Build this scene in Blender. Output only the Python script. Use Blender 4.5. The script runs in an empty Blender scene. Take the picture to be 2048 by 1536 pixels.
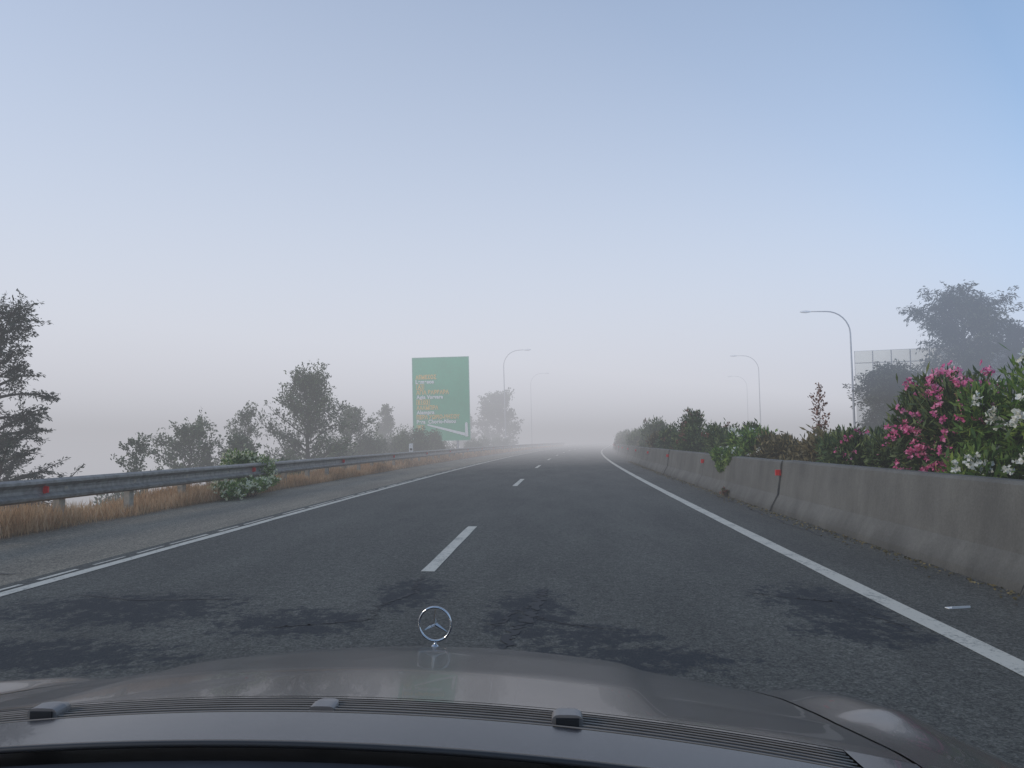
import bpy, math, random
import numpy as np
from mathutils import Vector, Matrix
random.seed(7); rng=np.random.default_rng(7)
scene=bpy.context.scene
COL=scene.collection
def link(o): COL.objects.link(o); return o

# ---------------------------------------------------------------- materials
def mat(name): 
    m=bpy.data.materials.new(name); m.use_nodes=True
    nt=m.node_tree; b=nt.nodes['Principled BSDF']; return m,nt,b
def N(nt,t,**k):
    n=nt.nodes.new(t)
    for a,v in k.items(): setattr(n,a,v)
    return n
def noise(nt,scale,detail=4,rough=.55,vec=None):
    n=N(nt,'ShaderNodeTexNoise'); n.inputs['Scale'].default_value=scale
    n.inputs['Detail'].default_value=detail; n.inputs['Roughness'].default_value=rough
    if vec is not None: nt.links.new(vec,n.inputs['Vector'])
    return n.outputs['Fac']
def ramp(nt,fac,stops):
    r=N(nt,'ShaderNodeValToRGB'); e=r.color_ramp.elements
    while len(e)<len(stops): e.new(.5)
    for i,(p,c) in enumerate(stops):
        e[i].position=p; e[i].color=(c[0],c[1],c[2],1) if hasattr(c,'__len__') else (c,c,c,1)
    nt.links.new(fac,r.inputs['Fac']); return r.outputs['Color']
def mix(nt,f,a,b,mode='MIX'):
    m=N(nt,'ShaderNodeMix',data_type='RGBA',blend_type=mode)
    for s,v in ((0,f),(6,a),(7,b)):
        if hasattr(v,'is_linked') or hasattr(v,'links'): nt.links.new(v,m.inputs[s])
        else: m.inputs[s].default_value=v if s==0 else (v[0],v[1],v[2],1)
    return m.outputs[2]
def bump(nt,b,h,strength=.3,dist=.01):
    n=N(nt,'ShaderNodeBump'); n.inputs['Strength'].default_value=strength; n.inputs['Distance'].default_value=dist
    nt.links.new(h,n.inputs['Height']); nt.links.new(n.outputs[0],b.inputs['Normal'])
def math_(nt,op,a,b=None,c=None,clamp=False):
    m=N(nt,'ShaderNodeMath',operation=op,use_clamp=clamp)
    for i,v in enumerate((a,b,c)):
        if v is None: continue
        if isinstance(v,(int,float)): m.inputs[i].default_value=v
        else: nt.links.new(v,m.inputs[i])
    return m.outputs[0]
def pos(nt,scale=(1,1,1)):
    g=N(nt,'ShaderNodeNewGeometry'); v=N(nt,'ShaderNodeVectorMath',operation='MULTIPLY')
    nt.links.new(g.outputs['Position'],v.inputs[0]); v.inputs[1].default_value=scale
    return v.outputs[0]
def simple(name,c,rough=.6,metal=0,var=.25,sc=6,coat=0):
    m,nt,b=mat(name)
    n=noise(nt,sc,5,.6,pos(nt))
    lo=[x*(1-var) for x in c]; hi=[min(1,x*(1+var)) for x in c]
    nt.links.new(ramp(nt,n,[(.3,lo),(.7,hi)]),b.inputs['Base Color'])
    b.inputs['Roughness'].default_value=rough; b.inputs['Metallic'].default_value=metal
    b.inputs['Coat Weight'].default_value=coat
    return m

def asphalt(name,base,patches=True):
    m,nt,b=mat(name)
    p=pos(nt); ps=pos(nt,(1,.22,1))
    c1=noise(nt,60,3,.8,p); c2=noise(nt,1.3,5,.6,ps); c3=noise(nt,17,5,.75,p)
    lo=[x*.4 for x in base]; hi=[x*1.8 for x in base]
    col=ramp(nt,c1,[(.36,lo),(.5,base),(.65,hi)])
    col=mix(nt,.6,col,ramp(nt,c2,[(.3,(.55,.55,.55)),(.7,(1.3,1.29,1.24))]),'MULTIPLY')
    col=mix(nt,.8,col,ramp(nt,c3,[(.3,(.5,.5,.5)),(.7,(1.4,1.4,1.38))]),'MULTIPLY')
    v=N(nt,'ShaderNodeTexVoronoi'); v.inputs['Scale'].default_value=40; nt.links.new(p,v.inputs['Vector'])
    g=ramp(nt,v.outputs['Distance'],[(.08,(1,1,1)),(.22,(0,0,0))])
    col=mix(nt,math_(nt,'MULTIPLY',g,.35),col,(.28,.27,.23))
    if patches:
        sx=N(nt,'ShaderNodeSeparateXYZ'); nt.links.new(p,sx.inputs[0])
        tot=None
        for (cx,cy,rx,ry) in [(2.05,6.1,.6,1.0),(.45,4.5,.9,.45),(-1.75,5.25,.7,.6),(-.15,5.6,.45,1.2),(-1.15,6.3,.4,.9),(-3.2,5.6,1.3,.8),(.3,5.0,.5,.4),(-3,4.4,1.2,.5),(2.0,5.2,.6,.5)]:
            dx=math_(nt,'DIVIDE',math_(nt,'SUBTRACT',sx.outputs[0],cx),rx)
            dy=math_(nt,'DIVIDE',math_(nt,'SUBTRACT',sx.outputs[1],cy),ry)
            r=math_(nt,'ADD',math_(nt,'MULTIPLY',dx,dx),math_(nt,'MULTIPLY',dy,dy))
            k=math_(nt,'SUBTRACT',1,r,clamp=True)
            tot=k if tot is None else math_(nt,'MAXIMUM',tot,k)
        n=noise(nt,6.0,12,.86,pos(nt,(1,.75,1)))
        f=math_(nt,'ADD',math_(nt,'MULTIPLY',tot,.17),n)
        f=ramp(nt,f,[(.575,(0,0,0)),(.635,(1,1,1))])
        f=math_(nt,'MULTIPLY',f,ramp(nt,tot,[(.0,0.0),(.25,1.0)]))
        col=mix(nt,math_(nt,'MULTIPLY',f,.85),col,(.012,.017,.024))
    nt.links.new(col,b.inputs['Base Color'])
    b.inputs['Roughness'].default_value=.8; b.inputs['Specular IOR Level'].default_value=.28
    bump(nt,b,math_(nt,'ADD',c1,c3),.7,.014)
    return m
M_road=asphalt('asphalt',(.092,.091,.079))
M_shoulder=asphalt('shoulder_asphalt',(.235,.205,.158),False)
def paintmat():
    m,nt,b=mat('road_paint')
    n=noise(nt,28,6,.75,pos(nt)); n2=noise(nt,3,3,.5,pos(nt))
    f=ramp(nt,math_(nt,'ADD',math_(nt,'MULTIPLY',n,.7),math_(nt,'MULTIPLY',n2,.3)),[(.38,(0,0,0)),(.48,(1,1,1))])
    c=mix(nt,f,(.2,.2,.17),(.57,.535,.445))
    nt.links.new(c,b.inputs['Base Color']); b.inputs['Roughness'].default_value=.7
    bump(nt,b,n,.3,.004); return m
M_paint=paintmat()
M_tar=simple('crack_tar',(.010,.011,.013),.7)
def concrete():
    m,nt,b=mat('barrier_concrete')
    p=pos(nt); a=noise(nt,1.3,6,.6,p); f=noise(nt,45,4,.7,p); st=noise(nt,2.2,5,.7,pos(nt,(1,1.3,.3)))
    c=ramp(nt,a,[(.3,(.098,.096,.086)),(.7,(.145,.142,.126))])
    c=mix(nt,.5,c,ramp(nt,st,[(.34,(.66,.65,.62)),(.62,(1.12,1.12,1.12))]),'MULTIPLY')
    c=mix(nt,.6,c,ramp(nt,f,[(.3,(.7,.7,.7)),(.7,(1.25,1.25,1.25))]),'MULTIPLY')
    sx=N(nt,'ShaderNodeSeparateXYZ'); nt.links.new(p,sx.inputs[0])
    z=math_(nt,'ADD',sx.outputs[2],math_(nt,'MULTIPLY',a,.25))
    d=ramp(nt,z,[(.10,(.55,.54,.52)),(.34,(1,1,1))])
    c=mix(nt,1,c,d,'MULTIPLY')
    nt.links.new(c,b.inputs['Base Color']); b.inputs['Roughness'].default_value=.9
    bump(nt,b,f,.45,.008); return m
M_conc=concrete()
M_joint=simple('joint_sealant',(.018,.018,.018),.9)
M_steel=simple('galvanised_steel',(.25,.235,.21),.5,.5,.35,9)
M_post=simple('post_weathered',(.36,.31,.24),.8,0,.25,14)
M_red=simple('reflector_red',(.8,.03,.03),.3,0,.1,30,.5)
M_pole=simple('lamp_pole_steel',(.42,.43,.45),.45,.3,.12,4)
M_head=simple('lamp_head_white',(.82,.83,.84),.4,0,.05,4)
M_white=simple('white_paint',(.8,.8,.78),.6,0,.08,5)
M_black=simple('black_plastic',(.010,.011,.013),.5,0,.2,20)
def ground():
    m,nt,b=mat('ground_soil')
    p=pos(nt); a=noise(nt,.35,6,.6,p); f=noise(nt,9,6,.7,p)
    c=ramp(nt,a,[(.35,(.10,.085,.05)),(.5,(.17,.13,.075)),(.66,(.06,.07,.03))])
    c=mix(nt,.6,c,ramp(nt,f,[(.3,(.55,.55,.55)),(.7,(1.3,1.3,1.3))]),'MULTIPLY')
    nt.links.new(c,b.inputs['Base Color']); b.inputs['Roughness'].default_value=.95
    bump(nt,b,f,.8,.05); return m
M_ground=ground()
def leafmat(name,c1,c2,c3,rough=.55,trans=.15):
    m,nt,b=mat(name)
    g=N(nt,'ShaderNodeNewGeometry')
    n=noise(nt,1.3,4,.6,pos(nt))
    f=math_(nt,'ADD',math_(nt,'MULTIPLY',g.outputs['Random Per Island'],.5),math_(nt,'MULTIPLY',n,.6))
    c=ramp(nt,f,[(.25,c1),(.55,c2),(.85,c3)])
    nt.links.new(c,b.inputs['Base Color']); b.inputs['Roughness'].default_value=rough
    b.inputs['Specular IOR Level'].default_value=.3
    t=N(nt,'ShaderNodeBsdfTranslucent'); nt.links.new(c,t.inputs[0])
    ms=N(nt,'ShaderNodeMixShader'); ms.inputs[0].default_value=trans
    nt.links.new(b.outputs[0],ms.inputs[1]); nt.links.new(t.outputs[0],ms.inputs[2])
    nt.links.new(ms.outputs[0],nt.nodes['Material Output'].inputs[0])
    return m
M_ole=leafmat('oleander_leaf',(.03,.05,.02),(.07,.11,.035),(.17,.20,.06))
M_olebright=leafmat('oleander_leaf_fresh',(.035,.08,.02),(.11,.20,.04),(.30,.39,.08),.5,.25)
M_dry=leafmat('leaf_dry',(.06,.055,.025),(.14,.115,.05),(.25,.19,.085))
M_dark=leafmat('leaf_dark',(.020,.028,.020),(.042,.056,.034),(.085,.10,.055))
M_mid=leafmat('leaf_mid',(.042,.068,.038),(.088,.13,.058),(.17,.21,.09))
M_red_l=leafmat('leaf_russet',(.12,.05,.03),(.22,.09,.06),(.3,.14,.09))
M_pink=leafmat('petal_pink',(.58,.07,.22),(.80,.18,.38),(.92,.45,.58),.6,.3)
M_wht=leafmat('petal_white',(.7,.68,.55),(.83,.82,.75),(.88,.88,.83),.6,.3)
M_yel=leafmat('petal_cream',(.6,.58,.32),(.75,.73,.48),(.85,.83,.64),.6,.3)
M_grass=leafmat('grass_dry',(.34,.20,.10),(.58,.37,.20),(.74,.53,.33),.8,.3)
M_bark=simple('bark',(.07,.055,.042),.9,0,.35,12)

# ---------------------------------------------------------------- geometry helpers
def s(y):
    if y<=0: return 0.
    return y*y/2600. if y<=110 else 110*110/2600.+(y-110)*(110/1300.)
def mk(name,verts,faces,mats,idx=None,smooth=False):
    me=bpy.data.meshes.new(name)
    me.from_pydata([tuple(v) for v in verts],[],faces)
    for m in (mats if isinstance(mats,(list,tuple)) else [mats]): me.materials.append(m)
    if idx is not None: me.polygons.foreach_set('material_index',idx)
    if smooth: me.polygons.foreach_set('use_smooth',[True]*len(faces))
    me.update()
    return link(bpy.data.objects.new(name,me))
def empty(name,loc=(0,0,0)):
    e=bpy.data.objects.new(name,None); e.location=loc; e.empty_display_size=.3; return link(e)
def child(o,p):
    o.parent=p; o.matrix_parent_inverse=Matrix.Identity(4); return o
def tag(o,label,cat,group=None):
    o['label']=label; o['category']=cat
    if group: o['group']=group
def box(x0,x1,y0,y1,z0,z1,V,F):
    i=len(V)
    V+=[(x0,y0,z0),(x1,y0,z0),(x1,y1,z0),(x0,y1,z0),(x0,y0,z1),(x1,y0,z1),(x1,y1,z1),(x0,y1,z1)]
    F+=[(i,i+3,i+2,i+1),(i+4,i+5,i+6,i+7),(i,i+1,i+5,i+4),(i+1,i+2,i+6,i+5),(i+2,i+3,i+7,i+6),(i+3,i,i+4,i+7)]
def tube(P,R,V,F,sides=6):
    P=[Vector(p) for p in P]; base=len(V)
    for k,p in enumerate(P):
        d=(P[min(k+1,len(P)-1)]-P[max(k-1,0)]).normalized()
        a=d.cross(Vector((0,0,1)))
        if a.length<.2: a=d.cross(Vector((0,1,0)))
        a.normalize(); b=d.cross(a)
        for j in range(sides):
            t=2*math.pi*j/sides
            V.append(tuple(p+(a*math.cos(t)+b*math.sin(t))*R[k]))
    for k in range(len(P)-1):
        for j in range(sides):
            j2=(j+1)%sides
            F.append((base+k*sides+j,base+k*sides+j2,base+(k+1)*sides+j2,base+(k+1)*sides+j))
    F.append(tuple(base+j for j in range(sides))[::-1])
    F.append(tuple(base+(len(P)-1)*sides+j for j in range(sides)))
def ysteps(y0,y1,st=2.5):
    n=max(1,int(math.ceil((y1-y0)/st))); return [y0+(y1-y0)*i/n for i in range(n+1)]
def ribbon(name,l0,l1,y0,y1,z,m,wob=0,st=2.5,cuts=1):
    V=[];F=[]
    for k,y in enumerate(ysteps(y0,y1,st)):
        for c in range(cuts+1):
            l=l0+(l1-l0)*c/cuts
            w=wob*(math.sin(y*1.7+c*9)+math.sin(y*3.9+2+c*5))*.5
            if wob and 0<c<cuts: w=0
            V.append((l+s(y)+w,y,z))
    n=cuts+1
    for k in range(len(V)//n-1):
        for c in range(cuts):
            a=k*n+c; F.append((a,a+1,a+n+1,a+n))
    return mk(name,V,F,m)

# ---------------------------------------------------------------- terrain & road
lats=[-1600,-700,-300,-140,-80,-50,-36,-28,-23,-19,-16,-14,-12,-10.5,-9.3,-8.4,-7.6,-6.8,0,4.3,5.6,7,12,20,24,28,34,42,60,90,160,320,700,1600]
ys=[-1500,-600,-200,-80,-30]+[ -12+2.5*i for i in range(60)]+[142,150,160,172,186,200,220,250,300,400,600,1000,2000]
def hz(l,y):
    if l<-7.6:
        t=min(1,(-7.6-l)/11.0); z=-(t*t*(3-2*t))*4.6
        if l<-23: z-= min(3.0,(-l-23)*.04)
        z+=.12*math.sin(l*2.1+y*.7)*min(1,(-7.6-l)/2)
        return z
    if 4.3<l<7.5: return .10+.05*math.sin(y*1.3+l)
    if l>22: return min(2.0,(l-22)*.05)+.1*math.sin(l+y*.4)
    return 0
V=[(l+s(y),y,hz(l,y)) for y in ys for l in lats]; n=len(lats)
F=[(k*n+c,k*n+c+1,(k+1)*n+c+1,(k+1)*n+c) for k in range(len(ys)-1) for c in range(n-1)]
g=mk('ground',V,F,M_ground,smooth=True); g['kind']='structure'
r=ribbon('road_shoulder',-7.02,-4.5,-30,900,.006,M_shoulder,wob=.05,st=1.2,cuts=2); r['kind']='structure'
r=ribbon('road',-4.72,3.98,-30,900,.011,M_road,wob=0,cuts=4); r['kind']='structure'
r=ribbon('opposite_road',8.6,19.6,-30,900,.011,M_road,cuts=2); r['kind']='structure'
ml=[]
ml.append(ribbon('road_marking',2.45,2.62,-10,600,.0155,M_paint,wob=.006,st=1))
ml.append(ribbon('road_marking',-4.50,-4.38,-10,600,.0155,M_paint,wob=.008,st=1))
ml.append(ribbon('road_marking',8.95,9.1,-10,600,.0155,M_paint))
y=3.
while y<60:
    L=random.uniform(.5,1.6); ml.append(ribbon('road_marking',-4.60,-4.56,y,y+L,.0155,M_paint,wob=.01,st=.4)); y+=L+random.uniform(.12,.4)
y=-6.2
while y<260:
    ml.append(ribbon('road_marking',-1.27,-1.14,y,y+3.8,.0155,M_paint,wob=.004,st=.6)); y+=13.5
for o in ml: o['kind']='structure'
def crack(pts,w,V,F,jit=.022):
    P=[]
    for a,b in zip(pts[:-1],pts[1:]):
        k=14
        for i in range(k): 
            t=i/k; P.append((a[0]+(b[0]-a[0])*t+random.gauss(0,jit),a[1]+(b[1]-a[1])*t+random.gauss(0,jit*.4)))
    P.append(pts[-1]); i0=len(V)
    horiz=abs(pts[-1][0]-pts[0][0])>abs(pts[-1][1]-pts[0][1])
    for k,(x,y) in enumerate(P):
        ww=w*random.uniform(.15,1.8)*(1-abs(2*k/len(P)-1)**3)+.002
        V+= ([(x,y-ww,.0145),(x,y+ww,.0145)] if horiz else [(x-ww,y,.0145),(x+ww,y,.0145)])
    for k in range(len(P)-1):
        F.append((i0+2*k,i0+2*k+1,i0+2*k+3,i0+2*k+2))
V=[];F=[]
crack([(-.05,6.6),(-.13,6.0),(-.19,5.35),(-.30,4.95),(-.33,4.3)],.032,V,F)
crack([(-.13,5.9),(-.3,5.6),(-.40,5.1)],.014,V,F)
crack([(-.16,5.5),(.1,5.3),(.45,5.15)],.010,V,F)
crack([(-1.17,7.2),(-1.19,6.7),(-1.12,6.3),(-1.3,5.8),(-1.25,5.4)],.012,V,F)
crack([(-1.9,5.1),(-1.6,5.2),(-1.2,5.4)],.010,V,F)
crack([(1.5,6.5),(1.9,6.25),(2.2,6.1)],.012,V,F)
crack([(2.2,6.1),(2.25,5.7),(2.35,5.2)],.012,V,F)
crack([(-6.6,6.6),(-5.6,6.9),(-4.8,7.0)],.008,V,F)
crack([(-3.9,6.1),(-3.2,5.9),(-2.4,6.0)],.009,V,F)
crack([(3.5,9),(3.45,12),(3.6,16),(3.5,22)],.012,V,F)
o=mk('road_crack',V,F,M_tar); o['kind']='structure'

# ---------------------------------------------------------------- barriers
prof=[(3.72,.012),(3.74,.09),(3.86,.30),(3.935,.86),(3.965,.89),(4.15,.89),(4.18,.86),(4.25,.30),(4.38,.09),(4.40,.012)]
SEG=7.35; ystart=6.45-2*SEG
for k in range(26):
    a=ystart+k*SEG+.014; b=a+SEG-.028
    V=[];F=[]; st=ysteps(a,b,1.3); n=len(prof)
    hj=(k%3-1)*.007; xj=((k*7)%5-2)*.007
    for yy in st:
        for (l,z) in prof: V.append((l+s(yy)+xj,yy,z+(hj if z>.3 else 0)))
    for i in range(len(st)-1):
        for j in range(n-1): F.append((i*n+j,i*n+j+1,(i+1)*n+j+1,(i+1)*n+j))
    F.append(tuple(range(n))); F.append(tuple((len(st)-1)*n+j for j in range(n))[::-1])
    e=empty('concrete_barrier',(s(a)+4.05,a,0))
    w=mk('wall',[(v[0]-e.location[0],v[1]-e.location[1],v[2]) for v in V],F,M_conc); child(w,e)
    # joint sealant strip, wandering slightly down the face
    V=[];F=[]
    zz=[.02,.09,.19,.30,.44,.58,.72,.86,.893]; fx=np.interp(zz,[q[1] for q in prof[:5]],[q[0] for q in prof[:5]])
    for q,(z,x) in enumerate(zip(zz,fx)):
        yo=-.028+.020*math.sin(q*1.4+k); wj=.010+.005*math.sin(q*2.3+k*2)
        V+=[(x-4.05-.016,yo-wj,z),(x-4.05-.016,yo+wj,z)]
    for q in range(len(zz)-1): F.append((2*q,2*q+1,2*q+3,2*q+2))
    o=mk('joint',V,F,M_joint); child(o,e)
    tag(e,'grey weathered concrete median barrier section with red reflector','concrete barrier','concrete barriers along the median')
    V=[];F=[]; box(-.225,-.13,-.015,.015,.63,.73,V,F); box(-.145,-.115,.015,.03,.65,.71,V,F)
    o2=mk('reflector',V,F,M_red); child(o2,e)

# ---------------------------------------------------------------- guardrail
wprof=[(0,.41),(.055,.44),(.06,.475),(.0,.525),(-.005,.565),(-.0,.605),(.06,.655),(.055,.69),(0,.72)]
RL=-7.15; GS=7.2
for k in range(-1,22):
    a=10.3+(k)*GS; b=a+GS
    e=empty('guardrail',(RL+s(a),a,0))
    ox,oy=e.location[0],e.location[1]
    V=[];F=[]; st=ysteps(a,b+.12,1.8); n=len(wprof)
    for yy in st:
        for (l,z) in wprof: V.append((RL+l+.1+s(yy)-ox+(.004 if yy>b-.1 else 0),yy-oy,z))
    for i in range(len(st)-1):
        for j in range(n-1): F.append((i*n+j,(i+1)*n+j,(i+1)*n+j+1,i*n+j+1))
    bm=mk('beam',V,F,M_steel,smooth=False); child(bm,e)
    mod=bm.modifiers.new('thick','SOLIDIFY'); mod.thickness=.006
    for q in range(4):
        yy=a+.5+q*1.8; V=[];F=[]
        cx=RL+s(yy)-ox; box(cx-.05,cx+.045,yy-oy-.07,yy-oy+.07,-.6,.66,V,F)
        box(cx+.046,cx+.098,yy-oy-.04,yy-oy+.04,.50,.63,V,F)
        p=mk('post',V,F,M_post); child(p,e)
    cx=RL+.125+s(a)-ox
    V=[(cx-.06,-.01,.50),(cx+.05,-.01,.53),(cx+.05,-.01,.61),(cx-.06,-.01,.64),(cx-.06,.01,.50),(cx+.05,.01,.53),(cx+.05,.01,.61),(cx-.06,.01,.64)]
    F=[(0,1,2,3),(7,6,5,4),(0,4,5,1),(1,5,6,2),(2,6,7,3),(3,7,4,0)]
    o=mk('reflector',V,F,M_red); child(o,e)
    tag(e,'galvanised steel guardrail section on weathered posts with red reflector','guardrail','guardrail sections along the shoulder')

# ---------------------------------------------------------------- foliage helpers
def nrm(a): return a/np.maximum(1e-6,np.linalg.norm(a,axis=1,keepdims=True))
def leafmesh(name,C,D,L,W,m):
    C=np.asarray(C);D=nrm(np.asarray(D));n=len(C)
    R=rng.normal(size=(n,3)); S=nrm(np.cross(D,R))
    L=(L*rng.uniform(.7,1.3,n))[:,None] if np.isscalar(L) else L[:,None]
    W=(W*rng.uniform(.7,1.3,n))[:,None] if np.isscalar(W) else W[:,None]
    V=np.empty((n,4,3)); V[:,0]=C-D*L*.5; V[:,1]=C+S*W*.5+D*L*.05; V[:,2]=C+D*L*.5; V[:,3]=C-S*W*.5+D*L*.05
    me=bpy.data.meshes.new(name)
    me.vertices.add(n*4); me.vertices.foreach_set('co',V.reshape(-1))
    me.loops.add(n*4); me.loops.foreach_set('vertex_index',np.arange(n*4,dtype=np.int32))
    me.polygons.add(n); me.polygons.foreach_set('loop_start',np.arange(0,n*4,4,dtype=np.int32))
    me.polygons.foreach_set('loop_total',np.full(n,4,dtype=np.int32))
    me.materials.append(m); me.update(calc_edges=True); me.validate()
    return link(bpy.data.objects.new(name,me))

def tree(loc,h,R,cb=.2,limbs=22,twigs=8,lpt=26,LL=.12,LW=.05,droop=0.,up=.5,m=None,seed=1,prof='round',spread=.06,lean=(0,0),tr=.05,twl=.38,label='',cat='tree',group=None,name='tree'):
    rd=random.Random(seed)
    e=empty(name,loc); V=[];F=[]
    tp=[]; nt=8
    for i in range(nt+1):
        t=i/nt; tp.append(Vector((lean[0]*t*t*h+rd.uniform(-.02,.02)*h*t,lean[1]*t*t*h+rd.uniform(-.02,.02)*h*t,t*h*.92)))
    tube(tp,[h*tr*(1-.88*i/nt)*.5 for i in range(nt+1)],V,F,7)
    C=[];D=[]
    for i in range(limbs):
        t=cb+(1-cb)*((i+rd.random())/limbs)**.9
        if prof=='round': pr=math.sqrt(max(.05,1-((t-cb)/(1-cb)*1.0*2-.95)**2))*.9+.15
        elif prof=='cone': pr=1.05-.85*(t-cb)/(1-cb)
        else: pr=.75+.25*math.sin(t*9+seed)
        f=min(t,.98)*nt; k=min(int(f),nt-1); p0=tp[k].lerp(tp[k+1],f-k)
        az=i*2.4+rd.uniform(-.5,.5); Ln=R*pr*rd.uniform(.55,1.2)
        el=up*rd.uniform(.4,1.5)*(0.5+t)
        d=Vector((math.cos(az),math.sin(az),el)).normalized()
        pts=[p0]; p=p0.copy(); 
        for q in range(6):
            d=(d+Vector((rd.uniform(-.2,.2),rd.uniform(-.2,.2),rd.uniform(-.12,.12)-droop*.16*(q/2)))).normalized()
            p=p+d*Ln/6; pts.append(p.copy())
        r0=h*tr*.22*(1-.7*t)
        tube(pts,[r0*(1-.85*q/6) for q in range(7)],V,F,5)
        for w in range(twigs):
            u=rd.uniform(.2,1.0)*6; kk=min(int(u),5); a=pts[kk].lerp(pts[kk+1],u-kk)
            dl=(pts[kk+1]-pts[kk]).normalized()
            td=(dl*.8+Vector((rd.gauss(0,.6),rd.gauss(0,.6),rd.gauss(.15,.5)-droop))).normalized()
            tl=R*twl*rd.uniform(.4,1.2)
            bpt=a+td*tl*.5; td2=(td+Vector((0,0,-droop*.8+.1))).normalized(); cpt=bpt+td2*tl*.5
            tube([a,bpt,cpt],[r0*.28,r0*.18,r0*.05],V,F,3)
            nl=int(lpt*rd.uniform(.5,1.5))
            for _ in range(nl):
                v=rd.random()
                q=a.lerp(bpt,v*2) if v<.5 else bpt.lerp(cpt,v*2-1)
                sp=spread*(1.3-v)
                C.append((q.x+rd.gauss(0,sp),q.y+rd.gauss(0,sp),q.z+rd.gauss(0,sp)-droop*abs(rd.gauss(0,sp))))
                D.append((td2.x+rd.gauss(0,.6),td2.y+rd.gauss(0,.6),td2.z+rd.gauss(0,.6)-droop))
    t=mk('trunk',V,F,M_bark,smooth=True); child(t,e)
    c=leafmesh('crown',C,D,LL,LW,m); child(c,e)
    tag(e,label,cat,group); return e

def shrub(loc,rx,ry,h,n,LL,LW,m,flowers=None,fm=None,fs=.045,seed=1,lumps=9,label='',group=None,name='shrub',stems=10,floor=.0,fside=None,per=(3,9)):
    rd=np.random.default_rng(seed); e=empty(name,loc)
    az=rd.uniform(0,2*np.pi,lumps); rr=np.sqrt(rd.uniform(0,1,lumps))*.62
    LC=np.stack([np.cos(az)*rr*rx,np.sin(az)*rr*ry,h*(floor+(1-floor)*rd.uniform(.25,.80,lumps)*(1-.35*rr))],1)
    LR=rd.uniform(.20,.40,lumps)
    w=rd.integers(0,lumps,n)
    d=nrm(rd.normal(size=(n,3))); rad=rd.uniform(0,1,n)**.45
    sc=np.array([rx,ry,h*.62])
    C=LC[w]+d*(rad*LR[w])[:,None]*sc*1.15
    k=rd.uniform(size=n)<.12
    C[k]+=np.stack([rd.normal(0,.05,k.sum()),rd.normal(0,.05,k.sum()),np.abs(rd.normal(0,.05,k.sum()))],1)*min(1.5,h)
    C[:,2]=np.abs(C[:,2])+.02
    D=d*.8+np.array([0,0,.55])+rd.normal(0,.5,(n,3))
    c=leafmesh('foliage',C,D,LL,LW,m); child(c,e)
    V=[];F=[]
    for i in range(stems):
        j=i%lumps; t=LC[j]; b=Vector((t[0]*.3,t[1]*.3,-.1)); tt=Vector(t)+Vector((0,0,h*.1))
        tube([b,b.lerp(tt,.5)+Vector((rd.normal(0,.04),rd.normal(0,.04),0)),tt],[.018,.012,.004],V,F,4)
    st=mk('stem',V,F,M_bark); child(st,e)
    if flowers:
        nc=flowers; w=rd.integers(0,lumps,nc*4); dd=nrm(rd.normal(size=(nc*4,3))+np.array([0,0,.35])+(np.array(fside) if fside is not None else 0))
        P=LC[w]+dd*(LR[w])[:,None]*sc*1.18
        sc2=np.sum((P/np.array([rx,ry,h]))**2,1)+ (P@np.array(fside)*.5 if fside is not None else 0)
        P=P[np.argsort(-sc2)[:nc*2]][::2]
        FC=[];FD=[]
        for p in P:
            for _ in range(int(rd.integers(*per))):
                q=p+rd.normal(0,fs*.8,3); nn=nrm(rd.normal(size=(1,3))+np.array([[-.3,-.8,.5]]))[0]
                a=nrm(np.cross(nn,rd.normal(size=3))[None])[0]; b=np.cross(nn,a)
                for z in range(5):
                    t=z*2*np.pi/5; dr=a*np.cos(t)+b*np.sin(t)
                    FC.append(q+dr*fs*.45); FD.append(dr+nn*.3)
        f=leafmesh('flower',FC,FD,fs,fs*.75,fm); child(f,e); f['label']='clusters of small blossoms'
    tag(e,label,'bush',group); return e

# ---------------------------------------------------------------- median oleander hedge
G='oleander bushes behind the median barrier'
near=[
 (5.45,6.3,1.0,1.3,3.1,13000,M_olebright,34,M_wht,'bright green oleander bush with white flowers'),
 (5.40,8.2,1.0,1.25,2.85,15000,M_olebright,50,M_wht,'bright green oleander bush covered in white flowers'),
 (5.15,10.1,.95,1.3,2.4,14000,M_ole,80,M_pink,'oleander bush covered in pink flowers behind barrier'),
 (5.2,12.4,.85,1.2,1.65,9000,M_ole,12,M_pink,'dark green oleander bush with a few pink flowers'),
 (5.3,14.2,.9,1.3,1.55,8000,M_ole,0,None,'dense dark green oleander bush behind barrier'),
 (5.2,16.4,.9,1.3,1.55,7000,M_dry,0,None,'dry brownish oleander bush behind concrete barrier'),
 (5.2,18.6,.9,1.3,1.6,7000,M_dry,0,None,'dry brownish oleander bush behind concrete barrier'),
 (4.75,19.8,.8,1.1,1.65,7000,M_olebright,22,M_wht,'oleander bush with white flowers hanging over barrier'),
 (5.2,22.2,.95,1.4,1.75,6000,M_ole,0,None,'dense dark green oleander bush behind barrier'),
 (5.2,25.,1,1.5,2.0,5000,M_ole,14,M_red_l,'green oleander bush with faded russet flower heads'),
 (5.2,29.5,1.2,1.6,2.5,6000,M_ole,22,M_red_l,'tall green oleander bush with faded russet flower heads'),
]
for i,(l,y,rx,ry,h,nn,m,fl,fm,lb) in enumerate(near):
    far=y>15
    shrub((l+s(y),y,.08),rx,ry,h,nn,.15 if not far else .17,.034 if not far else .045,m,fl,fm,.050 if not far else .055,seed=20+i,lumps=16,label=lb,group=G,name='oleander_bush',fside=(-.5,-.7,0))
shrub((5.0+s(9),9.0,.1),.7,1.0,1.95,5500,.15,.034,M_olebright,30,M_wht,.048,seed=71,lumps=9,label='leafy oleander bush with white blossom clusters leaning forward',group=G,name='oleander_bush',fside=(-.6,-.7,0))
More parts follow.
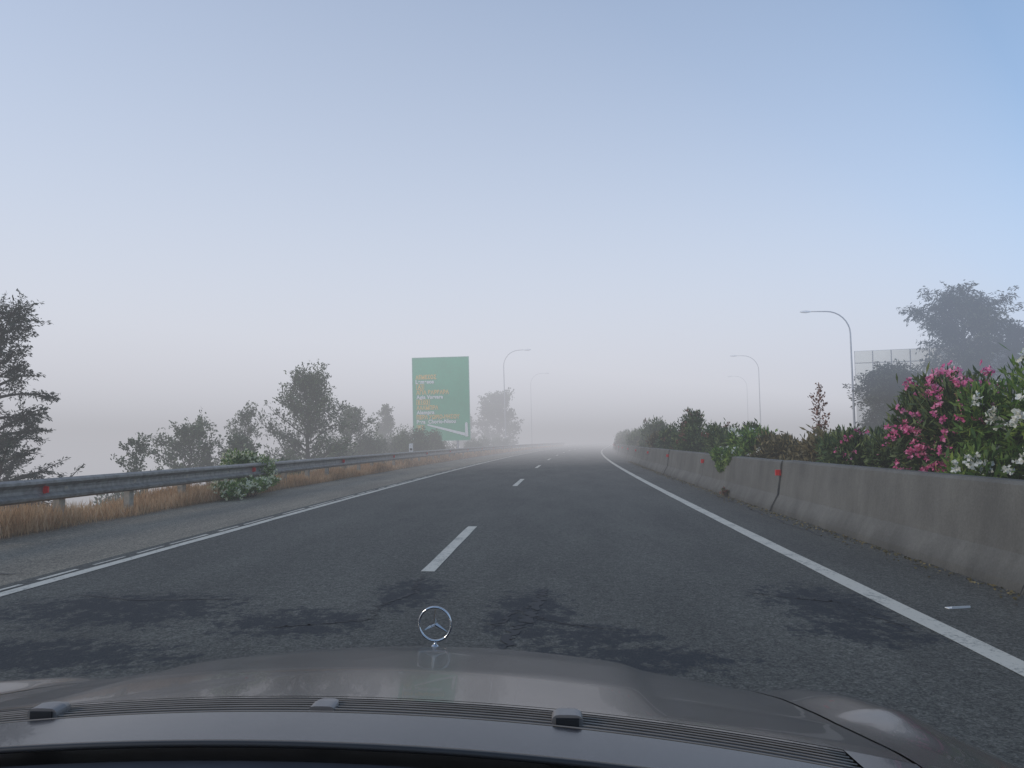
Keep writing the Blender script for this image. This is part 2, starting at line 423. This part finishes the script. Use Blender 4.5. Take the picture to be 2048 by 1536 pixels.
shrub((3.98+s(19),18.6,.36),.36,1.1,.80,3200,.13,.04,M_olebright,12,M_wht,.045,seed=61,lumps=10,label='trailing oleander spray with white flowers draped over barrier',group=G,name='oleander_bush',stems=5)
protos=[(M_ole,0,None),(M_ole,14,M_red_l),(M_mid,0,None),(M_dry,8,M_red_l)]
pr=[]
def copy_thing(src,loc,rotz,sc):
    e=src.copy(); link(e); e.location=loc; e.rotation_euler=(0,0,rotz); e.scale=sc
    for c in src.children:
        k=c.copy(); link(k); k.parent=e; k.matrix_parent_inverse=Matrix.Identity(4)
    return e
for j,(m,fl,fm) in enumerate(protos):
    y=32.5+j*2.5
    pr.append(shrub((5.2+s(y),y,.08),1.05,1.45,2.05,3600,.19,.055,m,fl,fm,.06,seed=80+j,lumps=12,label=['dense green oleander bush behind barrier','green oleander bush with faded russet flower heads','dusty green oleander bush behind barrier','dry brownish oleander bush behind barrier'][j],group=G,name='oleander_bush'))
y=43
while y<150:
    src=pr[random.randrange(4)]
    copy_thing(src,(5.25+s(y)+random.uniform(-.2,.2),y,.08),random.uniform(0,6),(1,1,random.uniform(.9,1.35)))
    y+=2.3 if y<80 else 3.0
tree((6.3+s(19),19,.1),2.35,.42,cb=.3,limbs=18,twigs=5,lpt=7,LL=.08,LW=.035,up=1.6,m=M_red_l,seed=5,prof='x',spread=.04,tr=.014,label='thin half bare shrub with russet leaves',cat='bush',name='sapling')
shrub((3.66+s(17),17.3,.0),.14,.2,.22,260,.07,.02,M_dry,5,M_red_l,.03,seed=7,lumps=4,label='small dry weed growing at barrier foot',name='weed',stems=3)

# ---------------------------------------------------------------- left side vegetation
def gz(l,y): return hz(l,y)-.1
def T(x,y,top,R,**k):
    z=gz(x-s(y),y); return tree((x,y,z),top-z,R,**k)
T(-15.4,20.5,5.6,2.7,cb=.08,limbs=64,twigs=13,lpt=30,LL=.12,LW=.034,droop=.24,up=.45,m=M_dark,seed=11,prof='cone',spread=.07,twl=.26,label='dark feathery conifer beyond the guardrail',name='conifer_tree')
T(-14.1,25.5,1.45,.8,cb=.45,limbs=16,twigs=7,lpt=18,LL=.10,LW=.05,up=1.2,m=M_mid,seed=12,spread=.06,tr=.03,label='small sparse young tree behind guardrail')
T(-14.2,29.5,1.75,1.7,cb=.3,limbs=30,twigs=10,lpt=26,LL=.13,LW=.06,up=.5,m=M_mid,seed=13,spread=.12,label='low rounded grey green tree behind guardrail')
T(-12.3,29.5,1.4,1.0,cb=.3,limbs=20,twigs=9,lpt=22,LL=.12,LW=.06,up=.8,m=M_mid,seed=14,spread=.1,label='small rounded shrubby tree behind guardrail')
T(-13.6,33.5,2.8,1.15,cb=.35,limbs=24,twigs=9,lpt=16,LL=.12,LW=.05,up=1.0,m=M_mid,seed=15,spread=.09,tr=.03,label='slender open tree with upright branches')
T(-11.1,34.5,4.4,2.9,cb=.12,limbs=60,twigs=10,lpt=22,LL=.14,LW=.06,up=.75,m=M_mid,seed=16,prof='cone',spread=.13,twl=.26,label='broad leafy tree tapering to a pointed top')
T(-10.9,41,2.8,1.4,cb=.3,limbs=26,twigs=9,lpt=22,LL=.15,LW=.07,up=.9,m=M_mid,seed=17,spread=.13,tr=.03,label='small leafy tree with thin upright leader')
T(-13.6,62,4.2,1.6,cb=.1,limbs=28,twigs=9,lpt=22,LL=.2,LW=.1,up=.8,m=M_mid,seed=18,prof='cone',spread=.16,tr=.02,label='slim pale tree standing in the fog')
T(-7.2,104,7.4,3.4,cb=.1,limbs=36,twigs=9,lpt=20,LL=.4,LW=.2,up=.8,m=M_mid,seed=19,spread=.28,label='rounded tree fading into fog behind guardrail')
T(-12.0,104,4.5,2.5,cb=.1,limbs=22,twigs=8,lpt=18,LL=.35,LW=.2,up=.6,m=M_mid,seed=21,spread=.25,label='low tree fading into fog behind guardrail')
GB='bushes on the embankment behind the guardrail'
lb='dusty green bush on embankment behind guardrail'
for i,(x,y,rx,ry,top,m) in enumerate([(-15.5,27,1.3,1.3,.35,M_mid),(-11.5,31,1.2,1.2,.85,M_mid),(-12.4,36,1.6,1.5,1.3,M_mid),(-10.6,38,1.6,1.5,1.6,M_mid),(-10.0,42,1.7,1.5,2.1,M_mid),(-9.4,45.5,1.7,1.5,2.3,M_ole),(-8.6,47,1.6,1.4,2.4,M_ole),(-9.8,50,1.6,1.5,2.2,M_mid),(-11.9,47,1.6,1.5,1.9,M_mid),(-7.9,50,1.1,1.2,2.0,M_ole),(-13.8,33,1.5,1.4,.9,M_mid),(-9.5,27,.9,1.1,.75,M_mid),(-9.0,63,1.4,1.4,1.5,M_mid),(-7.2,70,1.4,1.4,1.5,M_mid),(-7.6,80,1.8,1.6,2.3,M_mid),(-13.0,55,2.2,2,1.8,M_mid),(-6.2,90,1.8,2,2.1,M_mid),(-12.6,30,1.3,1.3,.6,M_mid)]):
    z=gz(x-s(y),y)-.1
    shrub((x,y,z),rx,ry,top-z,int(5200),.16,.06,m,seed=130+i,lumps=16,label=lb,group=GB)
shrub((-7.38+s(18),18.1,.0),.62,1.2,1.15,5000,.10,.03,M_olebright,60,M_yel,.050,seed=200,lumps=14,label='green bush with cream flowers growing through guardrail',name='flowering_bush',fside=(.4,-.6,.3),per=(2,5))
shrub((-6.80+s(16.5),16.7,.0),.58,1.9,.50,5600,.10,.03,M_olebright,70,M_yel,.050,seed=201,lumps=16,label='low green bush with cream flowers below guardrail',name='flowering_bush',fside=(.4,-.5,.4),per=(2,5))

# dry grass
C=[];D=[];L=[];W=[]
def grass(n,y0,y1,l0,l1,hh,ww,pw=1.):
    y=y0+(y1-y0)*rng.uniform(0,1,n)**pw; l=rng.uniform(l0,l1,n)
    dens=.5+.5*np.sin(y*.9)+.4*np.sin(y*2.3+l*3)+rng.uniform(-.3,.9,n)
    k=dens>.1; y=y[k]; l=l[k]
    h=hh*rng.uniform(.35,1.2,len(y))*(.75+.25*np.sin(y*1.3+1))
    x=l+np.array([s(v) for v in y]); z=np.array([max(hz(a,b),-3) for a,b in zip(l,y)])
    C.append(np.stack([x,y,z+h*.5],1)); D.append(np.stack([rng.normal(0,.28,len(y)),rng.normal(0,.28,len(y)),np.ones(len(y))],1)); L.append(h); W.append(np.full(len(y),ww)*rng.uniform(.6,1.4,len(y)))
grass(48000,3,30,-7.75,-6.85,.38,.010)
grass(34000,28,75,-7.8,-6.86,.40,.022)
grass(10000,70,160,-7.9,-6.88,.34,.05)
grass(15000,3,60,-9.8,-7.6,.38,.018)
o=leafmesh('dry_grass',np.concatenate(C),np.concatenate(D),np.concatenate(L),np.concatenate(W),M_grass); o['kind']='stuff'
o['label']='dry tan roadside grass under the guardrail'
nd=2500; y=rng.uniform(4,45,nd); l=3.72-np.abs(rng.normal(0,.13,nd)); x=l+np.array([s(v) for v in y])
o=leafmesh('leaf_litter',np.stack([x,y,np.full(nd,.022)],1),np.stack([rng.normal(size=nd),rng.normal(size=nd),rng.normal(0,.12,nd)],1),.04,.018,M_dry); o['kind']='stuff'; o['label']='scattered dry leaves along barrier foot'
V=[];F=[]; box(-.09,.09,-.022,.022,0,.006,V,F); box(-.07,.09,-.022,-.016,.006,.016,V,F)
o=mk('litter',V,F,M_white); o.location=(2.98,5.95,.013); o.rotation_euler=(0,0,.25); tag(o,'small crumpled white scrap lying beside edge line','litter')

# ---------------------------------------------------------------- right background trees and building
tree((36.6,70,0),14.4,4.9,cb=.25,limbs=70,twigs=13,lpt=26,LL=.38,LW=.10,droop=.5,up=.9,m=M_dark,seed=31,prof='round',spread=.26,tr=.045,twl=.34,label='tall drooping evergreen tree with open crown',name='evergreen_tree')
tree((42.3,71,0),11.6,3.4,cb=.2,limbs=50,twigs=12,lpt=22,LL=.38,LW=.10,droop=.5,up=.9,m=M_dark,seed=32,prof='round',spread=.26,tr=.045,label='tall drooping evergreen tree beside white building',name='evergreen_tree')
tree((27.3,64,0),6.9,2.9,cb=.1,limbs=56,twigs=12,lpt=28,LL=.30,LW=.10,droop=.3,up=.8,m=M_dark,seed=33,prof='round',spread=.26,tr=.04,label='rounded dark evergreen tree',name='evergreen_tree')
tree((31,66,0),5.6,2.4,cb=.1,limbs=40,twigs=10,lpt=24,LL=.30,LW=.10,droop=.3,up=.8,m=M_dark,seed=34,prof='round',spread=.26,tr=.04,label='low dark evergreen tree',name='evergreen_tree')
for i,(x,y,h,R) in enumerate([(33,60,4.5,3),(37,60,5.5,3),(41,62,5,3),(46,64,5,3.4)]):
    tree((x,y,0),h,R,cb=.08,limbs=30,twigs=9,lpt=24,LL=.34,LW=.14,droop=.2,up=.7,m=M_dark,seed=40+i,spread=.26,tr=.04,label='dark evergreen tree beyond the opposite carriageway',name='evergreen_tree')
bx,by=30.1,78.; e=empty('building',(bx,by,0)); BW=40.; BH=10.1; e.rotation_euler=(0,0,math.radians(-21.5))
V=[];F=[]; box(0,BW,0,14,0,BH-3.9,V,F); w=mk('wall',V,F,M_white); child(w,e)
V=[];F=[]; box(-.15,BW+.15,-.15,14.15,BH-3.9,BH-3.7,V,F); box(-.05,BW+.05,.0,14.05,BH-3.7,BH,V,F); w=mk('parapet',V,F,simple('joint_grey',(.36,.37,.39),.8)); child(w,e)
V=[];F=[]
for i in range(24):
    for j in range(3): box(.02+i*1.65,1.56+i*1.65,-.10,-.002,BH-3.62+j*1.22,BH-2.49+j*1.22,V,F)
w=mk('cladding_panel',V,F,simple('panel_white',(.93,.92,.84),.5,0,.03,.8)); child(w,e)
Mg=simple('window_glass',(.05,.07,.09),.15)
for fl in range(2):
    for i in range(10):
        V=[];F=[]; box(1.2+i*3.9,3.6+i*3.9,-.02,.0-.003,1.0+fl*2.8,2.7+fl*2.8,V,F); w=mk('window',V,F,Mg); child(w,e)
tag(e,'white modern building with gridded square facade panels','building')

# ---------------------------------------------------------------- street lamps
def lamp(x,y,h,side,arm=3.3,lean=-.012,base=0,th=1.):
    e=empty('street_lamp',(x,y,base)); V=[];F=[]; P=[];R=[]
    r=1.9; H=h-base
    for i in range(7): P.append((0,0,(H-r)*i/6)); R.append((.11-.045*i/6)*th)
    for i in range(1,9):
        t=i/8*math.pi/2; P.append((side*(r-r*math.cos(t)),0,H-r+r*math.sin(t)*1.0)); R.append((.063-.015*i/8)*th)
    P.append((side*(arm-.5),0,H+.02)); R.append(.042*th)
    tube(P,R,V,F,8); box(-.2,.2,-.2,.2,0,.05,V,F)
    p=mk('pole',V,F,M_pole,smooth=True); child(p,e)
    V=[];F=[]
    x0=arm-.55
    sec=[(0,.05,.05),(.15,.11,.12),(.45,.17,.17),(.75,.15,.13),(.92,.05,.04)]
    for (dx,wy,hzz) in sec:
        for (a,b) in [(-1,-.5),(-.7,.35),(0,.6),(.7,.35),(1,-.5),(0,-.75)]:
            V.append((side*(x0+dx),wy*a,H+.02+hzz*b))
    for i in range(4):
        for j in range(6): F.append((i*6+j,i*6+(j+1)%6,(i+1)*6+(j+1)%6,(i+1)*6+j))
    F.append((0,1,2,3,4,5)); F.append((29,28,27,26,25,24))
    hd=mk('lamp_head',V,F,M_head); child(hd,e)
    e.rotation_euler=(0,lean,0)
    tag(e,'tall grey steel street lamp with curved single arm','street lamp','street lamps along the highway')
lamp(24.9,65,12,-1,3.7); lamp(26.3,99,12,-1,3.2,th=.75); lamp(34,136,12.4,-1,3,th=.6)
lamp(-5.6,92,12,1,3.0,-.03,-.3,.8); lamp(-3.7,136,13,1,3,-.02,-.3,.6)

# ---------------------------------------------------------------- big road sign
def board_mat():
    m,nt,b=mat('sign_green')
    n=noise(nt,.9,4,.6,pos(nt)); nt.links.new(ramp(nt,n,[(.3,(.0,.38,.165)),(.7,(.005,.45,.205))]),b.inputs['Base Color'])
    b.inputs['Roughness'].default_value=.5; return m
M_green=board_mat(); M_or=simple('sign_letter_yellow',(.95,.58,.06),.5,0,.03); M_lw=simple('sign_letter_white',(.93,.93,.93),.5,0,.02)
SW,SH=4.52,6.62; SD=60.
e=empty('road_sign',(-10.9,SD,-1.4)); zb=1.4+1.12
V=[];F=[]; box(0,SW,0,.06,zb,zb+SH,V,F); o=mk('board',V,F,M_green); child(o,e)
V=[];F=[]; t=.05
for a in ((0,SW,zb,zb+t),(0,SW,zb+SH-t,zb+SH),(0,t,zb+t,zb+SH-t),(SW-t,SW,zb+t,zb+SH-t)): box(a[0],a[1],-.008,-.002,a[2],a[3],V,F)
o=mk('border',V,F,simple('sign_border',(.25,.5,.38),.5)); child(o,e)
for px in (.9,3.5):
    V=[];F=[]; box(px-.09,px+.09,.062,.25,-.5,zb+SH-.3,V,F); o=mk('post',V,F,M_pole); child(o,e)
PX=SW/116.; 
def text(body,x0,x1,yt,yb,m,name='lettering'):
    cu=bpy.data.curves.new('t','FONT'); cu.body=body; cu.size=1; cu.offset=.04; cu.space_character=1.08
    to=link(bpy.data.objects.new('t',cu)); bpy.context.view_layer.update()
    dg=bpy.context.evaluated_depsgraph_get(); me=bpy.data.meshes.new_from_object(to.evaluated_get(dg))
    bpy.data.objects.remove(to)
    co=np.array([v.co[:] for v in me.vertices]); mn=co.min(0); mx=co.max(0)
    w=(x1-x0)*PX; cap=(yb-yt)*PX
    sx=w/(mx[0]-mn[0]); sz=cap/.72
    X0=(x0-826)*PX; Z0=zb+SH-(yb-714)*PX
    for v in me.vertices:
        c=v.co.copy(); v.co=(X0+(c.x-mn[0])*sx,-.03,Z0+c.y*sz)
    me.materials.clear(); me.materials.append(m); me.name=name
    o=link(bpy.data.objects.new(name,me)); child(o,e); o['label']='lettering reading '+body
def frame(x0,x1,yt,yb,m,t=.9):
    V=[];F=[]
    for a in ((x0,x1,yt,yt+t),(x0,x1,yb-t,yb),(x0,x0+t,yt+t,yb-t),(x1-t,x1,yt+t,yb-t)):
        box((a[0]-826)*PX,(a[1]-826)*PX,-.032,-.022,zb+SH-(a[3]-714)*PX,zb+SH-(a[2]-714)*PX,V,F)
    o=mk('route_frame',V,F,m); child(o,e)
for (b,x0,x1,yt,yb,m) in [('ΛΕΜΕΣΟΣ',833,875,750,758,M_or),('Lemesos',833,870,759.5,767,M_lw),('A1',837,847,770.5,777.5,M_or),
  ('ΑΓΙΑ ΒΑΡΒΑΡΑ',834,900,781,789,M_or),('Agia Varvara',834,888,790.5,798,M_lw),('E103',837,858,801.5,808.5,M_or),
  ('ΑΛΑΜΠΡΑ',834,878,812,820,M_or),('Alampra',834,870,821.5,829,M_lw),
  ('ΠΕΡΑ ΧΩΡΙΟ-ΝΗΣΟΥ',834,921,831,839,M_or),('Pera  Chorio-Nisou',834,913,840.5,848,M_lw),('B1',837,846,852.5,859.5,M_or),('1',843.5,846,871.5,878,M_lw)]:
    text(b,x0,x1,yt,yb,m)
frame(834,850,768.8,779.2,M_or); frame(834,861,799.8,810.2,M_or); frame(834,849,851,861.2,M_or); frame(839,851,869.5,880,M_lw,.6)
def poly(pts,name):
    V=[((x-826)*PX,-.03,zb+SH-(y-714)*PX) for x,y in pts]; o=mk(name,V,[tuple(range(len(pts)))],M_lw); child(o,e)
poly([(855,852),(856,849.4),(931,868.5),(931,874.5)],'exit_diagram_arm')
poly([(931.5,849),(934,847.0),(936.5,849),(937.5,876),(931.5,876)],'exit_diagram_stem')
e.rotation_euler=(0,-.026,.03); 
tag(e,'tall green highway direction sign with Greek and Latin lettering','road sign')
e=empty('marker_post',(-7.05,38.0,0)); V=[];F=[]; box(-.03,.03,0,.05,-.1,.72,V,F); o=mk('post',V,F,M_pole); child(o,e)
V=[];F=[]; box(-.10,.10,-.02,-.002,.66,1.08,V,F); o=mk('plate',V,F,M_white); child(o,e)
V=[];F=[]; box(-.06,.06,-.026,-.021,.74,.84,V,F); o=mk('plate_mark',V,F,M_black); child(o,e)
tag(e,'small white marker plate on post beside guardrail','marker post')

# ---------------------------------------------------------------- car
def carpaint():
    m,nt,b=mat('car_paint_grey')
    n=noise(nt,260,2,.5,pos(nt)); d=noise(nt,5,6,.7,pos(nt,(1,.5,1)))
    c=ramp(nt,n,[(.35,(.024,.023,.026)),(.65,(.044,.041,.044))])
    c=mix(nt,.25,c,ramp(nt,d,[(.4,(.85,.85,.85)),(.7,(1.3,1.26,1.22))]),'MULTIPLY')
    nt.links.new(c,b.inputs['Base Color']); b.inputs['Metallic'].default_value=.15
    nt.links.new(ramp(nt,d,[(.35,(.20,.20,.20)),(.7,(.27,.27,.27))]),b.inputs['Roughness'])
    b.inputs['Specular IOR Level'].default_value=.26
    b.inputs['Coat Weight'].default_value=.22; b.inputs['Coat Roughness'].default_value=.02
    return m
M_car=carpaint()
M_chrome=simple('chrome',(.55,.55,.55),.12,1,.05)
M_dash=simple('dashboard',(.022,.026,.036),.6,0,.15,40)
M_slat=simple('vent_slat',(.24,.205,.17),.45,.2,.15,20)
M_noz=simple('nozzle_grey',(.20,.18,.165),.4,.2,.15,20)
CX=-.27
pv=[.70,.78,.92,1.2,1.5,1.75,1.95,2.1,2.2,2.28,2.33]; pz=[.945,.945,.939,.899,.845,.789,.732,.668,.59,.48,.36]
_tv=np.linspace(.6,2.6,401); _tz=np.interp(_tv,pv,pz)
for _ in range(60): _tz[1:-1]=(_tz[:-2]+2*_tz[1:-1]+_tz[2:])/4
def zc(u,v):
    vv=v+.22*u*u*max(0,(v-.9))/.85
    z=float(np.interp(vv,_tv,_tz))
    a=abs(u)
    z-=.115*u*u
    z-=.009/(1+math.exp(-(a-.40-.05*(v-1))/.008))*min(1,max(0,(v-.97)/.2))
    if a>.6: z+=.036*math.exp(-((a-.80)/.085)**2)*min(1,max(0,(v-.95)/.3))
    if a>.86: z-=(a-.86)**2*6
    return z
car=empty('car',(CX,0,0)); tag(car,'grey saloon car bonnet seen through windscreen with star ornament','car')
def bandv(u): return .925-.105*u*u
us=list(np.linspace(-.675,.675,130)); ts=np.linspace(0,1,100); V=[]
for t in ts:
    for u in us:
        v0=bandv(u)+.044; v=v0+(2.33-v0)*t; V.append((u,v,zc(u,v)))
n=len(us); F=[(k*n+c,k*n+c+1,(k+1)*n+c+1,(k+1)*n+c) for k in range(len(ts)-1) for c in range(n-1)]
o=mk('hood',V,F,M_car,smooth=True); child(o,car)
for sg in (-1,1):
    us=list(np.linspace(.681,.955,26)); 
    if sg<0: us=[-u for u in us][::-1]
    V=[];n=len(us)+3
    vv=list(np.linspace(.78,2.33,80))
    for v in vv:
        row=[(u,v,zc(u,v)) for u in us]
        ex=[(sg*.975,v,zc(.955,v)-.06),(sg*.985,v,.45),(sg*.96,v,.25)]
        ex=[(x,y_,min(z,row[-1 if sg>0 else 0][2]-.02*(i+1))) for i,(x,y_,z) in enumerate(ex)]
        V+= row+ex if sg>0 else ex[::-1]+row
    F=[(k*n+c,k*n+c+1,(k+1)*n+c+1,(k+1)*n+c) for k in range(len(vv)-1) for c in range(n-1)]
    o=mk('fender',V,F,M_car,smooth=True); child(o,car)
V=[];uu=list(np.linspace(-.95,.95,60)); vs=[.74,.78,.84,.90,.93,.96,1.0,1.1]
V=[(u,v,zc(u,v)-.02) for v in vs for u in uu]; n=60
o=mk('cowl_gap',V,[(k*n+c,k*n+c+1,(k+1)*n+c+1,(k+1)*n+c) for k in range(len(vs)-1) for c in range(n-1)],M_black,smooth=True); child(o,car)
def band(name,u0,u1,d0,d1,off,m,prof=None):
    us=np.linspace(u0,u1,60); V=[];F=[]
    for u in us:
        v0=bandv(u)+d0; v1=bandv(u)+d1
        V+=[(u,v0,zc(u,v0)+off),(u,v1,zc(u,v1)+off)]
    for k in range(59): F.append((2*k,2*k+2,2*k+3,2*k+1))
    o=mk(name,V,F,m,smooth=True); child(o,car); return o
band('cowl_panel',-.678,.678,-.145,-.036,.0,M_car)
band('vent_recess',-.678,.60,-.035,.031,-.007,M_black)
V=[];F=[]
for j in range(6):
    dv=-.0295+j*.0112
    P=[]; 
    for u in np.linspace(-.675,.598,50):
        v=bandv(u)+dv; P.append((u,v,zc(u,v)-.001))
    tube(P,[.0010]*len(P),V,F,6)
o=mk('vent_grille',V,F,M_slat,smooth=True); child(o,car)
band('vent_trim',-.678,.60,.032,.041,.0,M_car)
band('vent_end',.602,.678,-.0355,.043,.0,M_car)
for (u,wd,hh) in ((-.328,.018,.014),(.0,.015,.007),(.285,.018,.014)):
    v=bandv(u); z=zc(u,v); V=[];F=[]
    pr_=[]
    for i in range(13):
        t=math.pi*i/12; c,s_=math.cos(t),math.sin(t)
        pr_.append((math.copysign(abs(c)**.45,c)*wd,(abs(s_)**.5)*hh))
    for y_,k in ((-.020,1.),(.000,1.0),(.012,.8)):
        for (a,b) in pr_: V.append((u+a*k,v+y_,z+b*k-.003))
    n=13
    for k in range(2):
        for j in range(12): F.append((k*n+j,k*n+j+1,(k+1)*n+j+1,(k+1)*n+j))
    F.append(tuple(range(13))); F.append(tuple(26+j for j in range(13))[::-1])
    o=mk('washer_nozzle',V,F,M_noz,smooth=False); child(o,car)
    if hh>.012:
        V=[];F=[]; box(u-wd*.72,u+wd*.72,v-.0225,v-.0205,z-.001,z+hh*.56,V,F); o=mk('nozzle_opening',V,F,M_black); child(o,car)
us=np.linspace(-.95,.95,60)
def dv(u): return .785-.07*u*u
P=[(u,dv(u)-.006,zc(u,dv(u))+.002) for u in us]
V=[];F=[]; tube(P,[.0035]*60,V,F,6); o=mk('windscreen_seal',V,F,M_black,smooth=True); child(o,car)
P=[(u,dv(u)+.000,zc(u,dv(u))+.0035) for u in us]; V=[];F=[]; tube(P,[.0008]*60,V,F,5); o=mk('seal_trim',V,F,M_slat,smooth=True); child(o,car)
V=[];F=[]; 
for u in us:
    z=zc(u,dv(u))
    V+=[(u,dv(u)-.012,z-.012),(u,dv(u)-.15,z-.005),(u,.45,z+.0),(u,.3,z-.12)]
for k in range(59):
    for j in range(3): F.append((4*k+j,4*k+j+1,4*k+4+j+1,4*k+4+j))
o=mk('dashboard',V,F,M_dash,smooth=True); child(o,car)
orn=empty('hood_ornament',(0,1.775,.832)); child(orn,car); orn.rotation_euler=(0,0,-.12)
V=[];F=[]; rr=.0375
nn=64
for i in range(nn):
    t=2*math.pi*i/nn
    for j in range(8):
        a=2*math.pi*j/8; V.append(((rr+.0027*math.cos(a))*math.cos(t),.0042*math.sin(a),(rr+.0027*math.cos(a))*math.sin(t)))
for i in range(nn):
    for j in range(8): F.append((i*8+j,((i+1)%nn)*8+j,((i+1)%nn)*8+(j+1)%8,i*8+(j+1)%8))
o=mk('ring',V,F,M_chrome,smooth=True); child(o,orn)
V=[];F=[]
for k in range(3):
    t=math.pi/2+k*2*math.pi/3; d=Vector((math.cos(t),0,math.sin(t))); q=Vector((-math.sin(t),0,math.cos(t)))
    i=len(V)
    V+= [tuple(q*.0050),tuple(d*rr),tuple(-q*.0050),tuple(Vector((0,-.005,0))),tuple(Vector((0,.005,0)))]
    F+=[(i,i+1,i+3),(i+1,i+2,i+3),(i,i+4,i+1),(i+1,i+4,i+2)]
o=mk('star',V,F,M_chrome); child(o,orn)
V=[];F=[]; zs=zc(0,1.775)-.832
tube([(0,0,-rr-.001),(0,0,zs*.5-rr*.5),(0,0,zs+.006),(0,0,zs+.002),(0,0,zs-.004)],[.003,.0025,.003,.008,.010],V,F,12)
o=mk('ornament_base',V,F,M_chrome,smooth=True); child(o,orn)

# ---------------------------------------------------------------- fog (homogeneous slabs that absorb and glow in place of scattered light)
def fogmat(name,c,sig):
    m=bpy.data.materials.new(name); m.use_nodes=True; nt=m.node_tree; nt.nodes.clear()
    out=N(nt,'ShaderNodeOutputMaterial'); ab=N(nt,'ShaderNodeVolumeAbsorption'); em=N(nt,'ShaderNodeEmission'); ad=N(nt,'ShaderNodeAddShader')
    ab.inputs['Color'].default_value=(0,0,0,1); ab.inputs['Density'].default_value=sig
    em.inputs['Color'].default_value=(c[0],c[1],c[2],1); em.inputs['Strength'].default_value=sig  # self-glow stands in for daylight scattered by the fog
    nt.links.new(ab.outputs[0],ad.inputs[0]); nt.links.new(em.outputs[0],ad.inputs[1]); nt.links.new(ad.outputs[0],out.inputs['Volume'])
    return m
fz=[(-40,4.5),(4.5,24),(24,58)]
near_c=[((.32,.335,.375),.0058),((.52,.61,.79),.0058),((.50,.76,1.12),.0035)]
far_c=[((.50,.50,.535),.0175),((.71,.72,.785),.0130),((.76,.86,1.04),.0055)]  # slab glow tints: haze brighter far off and bluer aloft, light painted in
for (y0,y1,cc) in ((-300,22,near_c),(22,1500,far_c)):
    for j in range(3):
        c,sg=cc[j]; V=[];F=[]
        box(-1300,1300,y0+.01,y1-.01,fz[j][0]+.01,fz[j][1]-.01,V,F)
        o=mk('fog',V,F,fogmat('fog_glow',c,sg)); o['kind']='structure'
        o.rotation_euler=(0,0,math.radians(50))

# ---------------------------------------------------------------- light, sky, camera
w=bpy.data.worlds.new('World'); scene.world=w; w.use_nodes=True; nt=w.node_tree
sky=N(nt,'ShaderNodeTexSky',sky_type='NISHITA'); sky.sun_disc=False
EL,AZ=math.radians(24),math.radians(-108)
sky.sun_elevation=EL; sky.sun_rotation=AZ; sky.air_density=1.15; sky.dust_density=.1; sky.ozone_density=4.0
nt.links.new(sky.outputs[0],nt.nodes['Background'].inputs[0]); nt.nodes['Background'].inputs[1].default_value=.15
ld=bpy.data.lights.new('sun','SUN'); ld.energy=2.8; ld.angle=math.radians(12); ld.color=(1,.88,.74)
lo=link(bpy.data.objects.new('sun',ld))
d=Vector((math.sin(AZ)*math.cos(EL),math.cos(AZ)*math.cos(EL),math.sin(EL)))
lo.rotation_euler=d.to_track_quat('Z','Y').to_euler()
cd=bpy.data.cameras.new('camera'); cd.sensor_width=36; cd.lens=27.02; cd.clip_start=.02; cd.clip_end=6000
cam=link(bpy.data.objects.new('camera',cd)); cam.location=(0,0,1.25); cam.rotation_euler=(math.radians(94.17),0,math.radians(3.05))
scene.camera=cam
scene.view_settings.view_transform='Standard'; scene.view_settings.look='None'; scene.view_settings.exposure=0
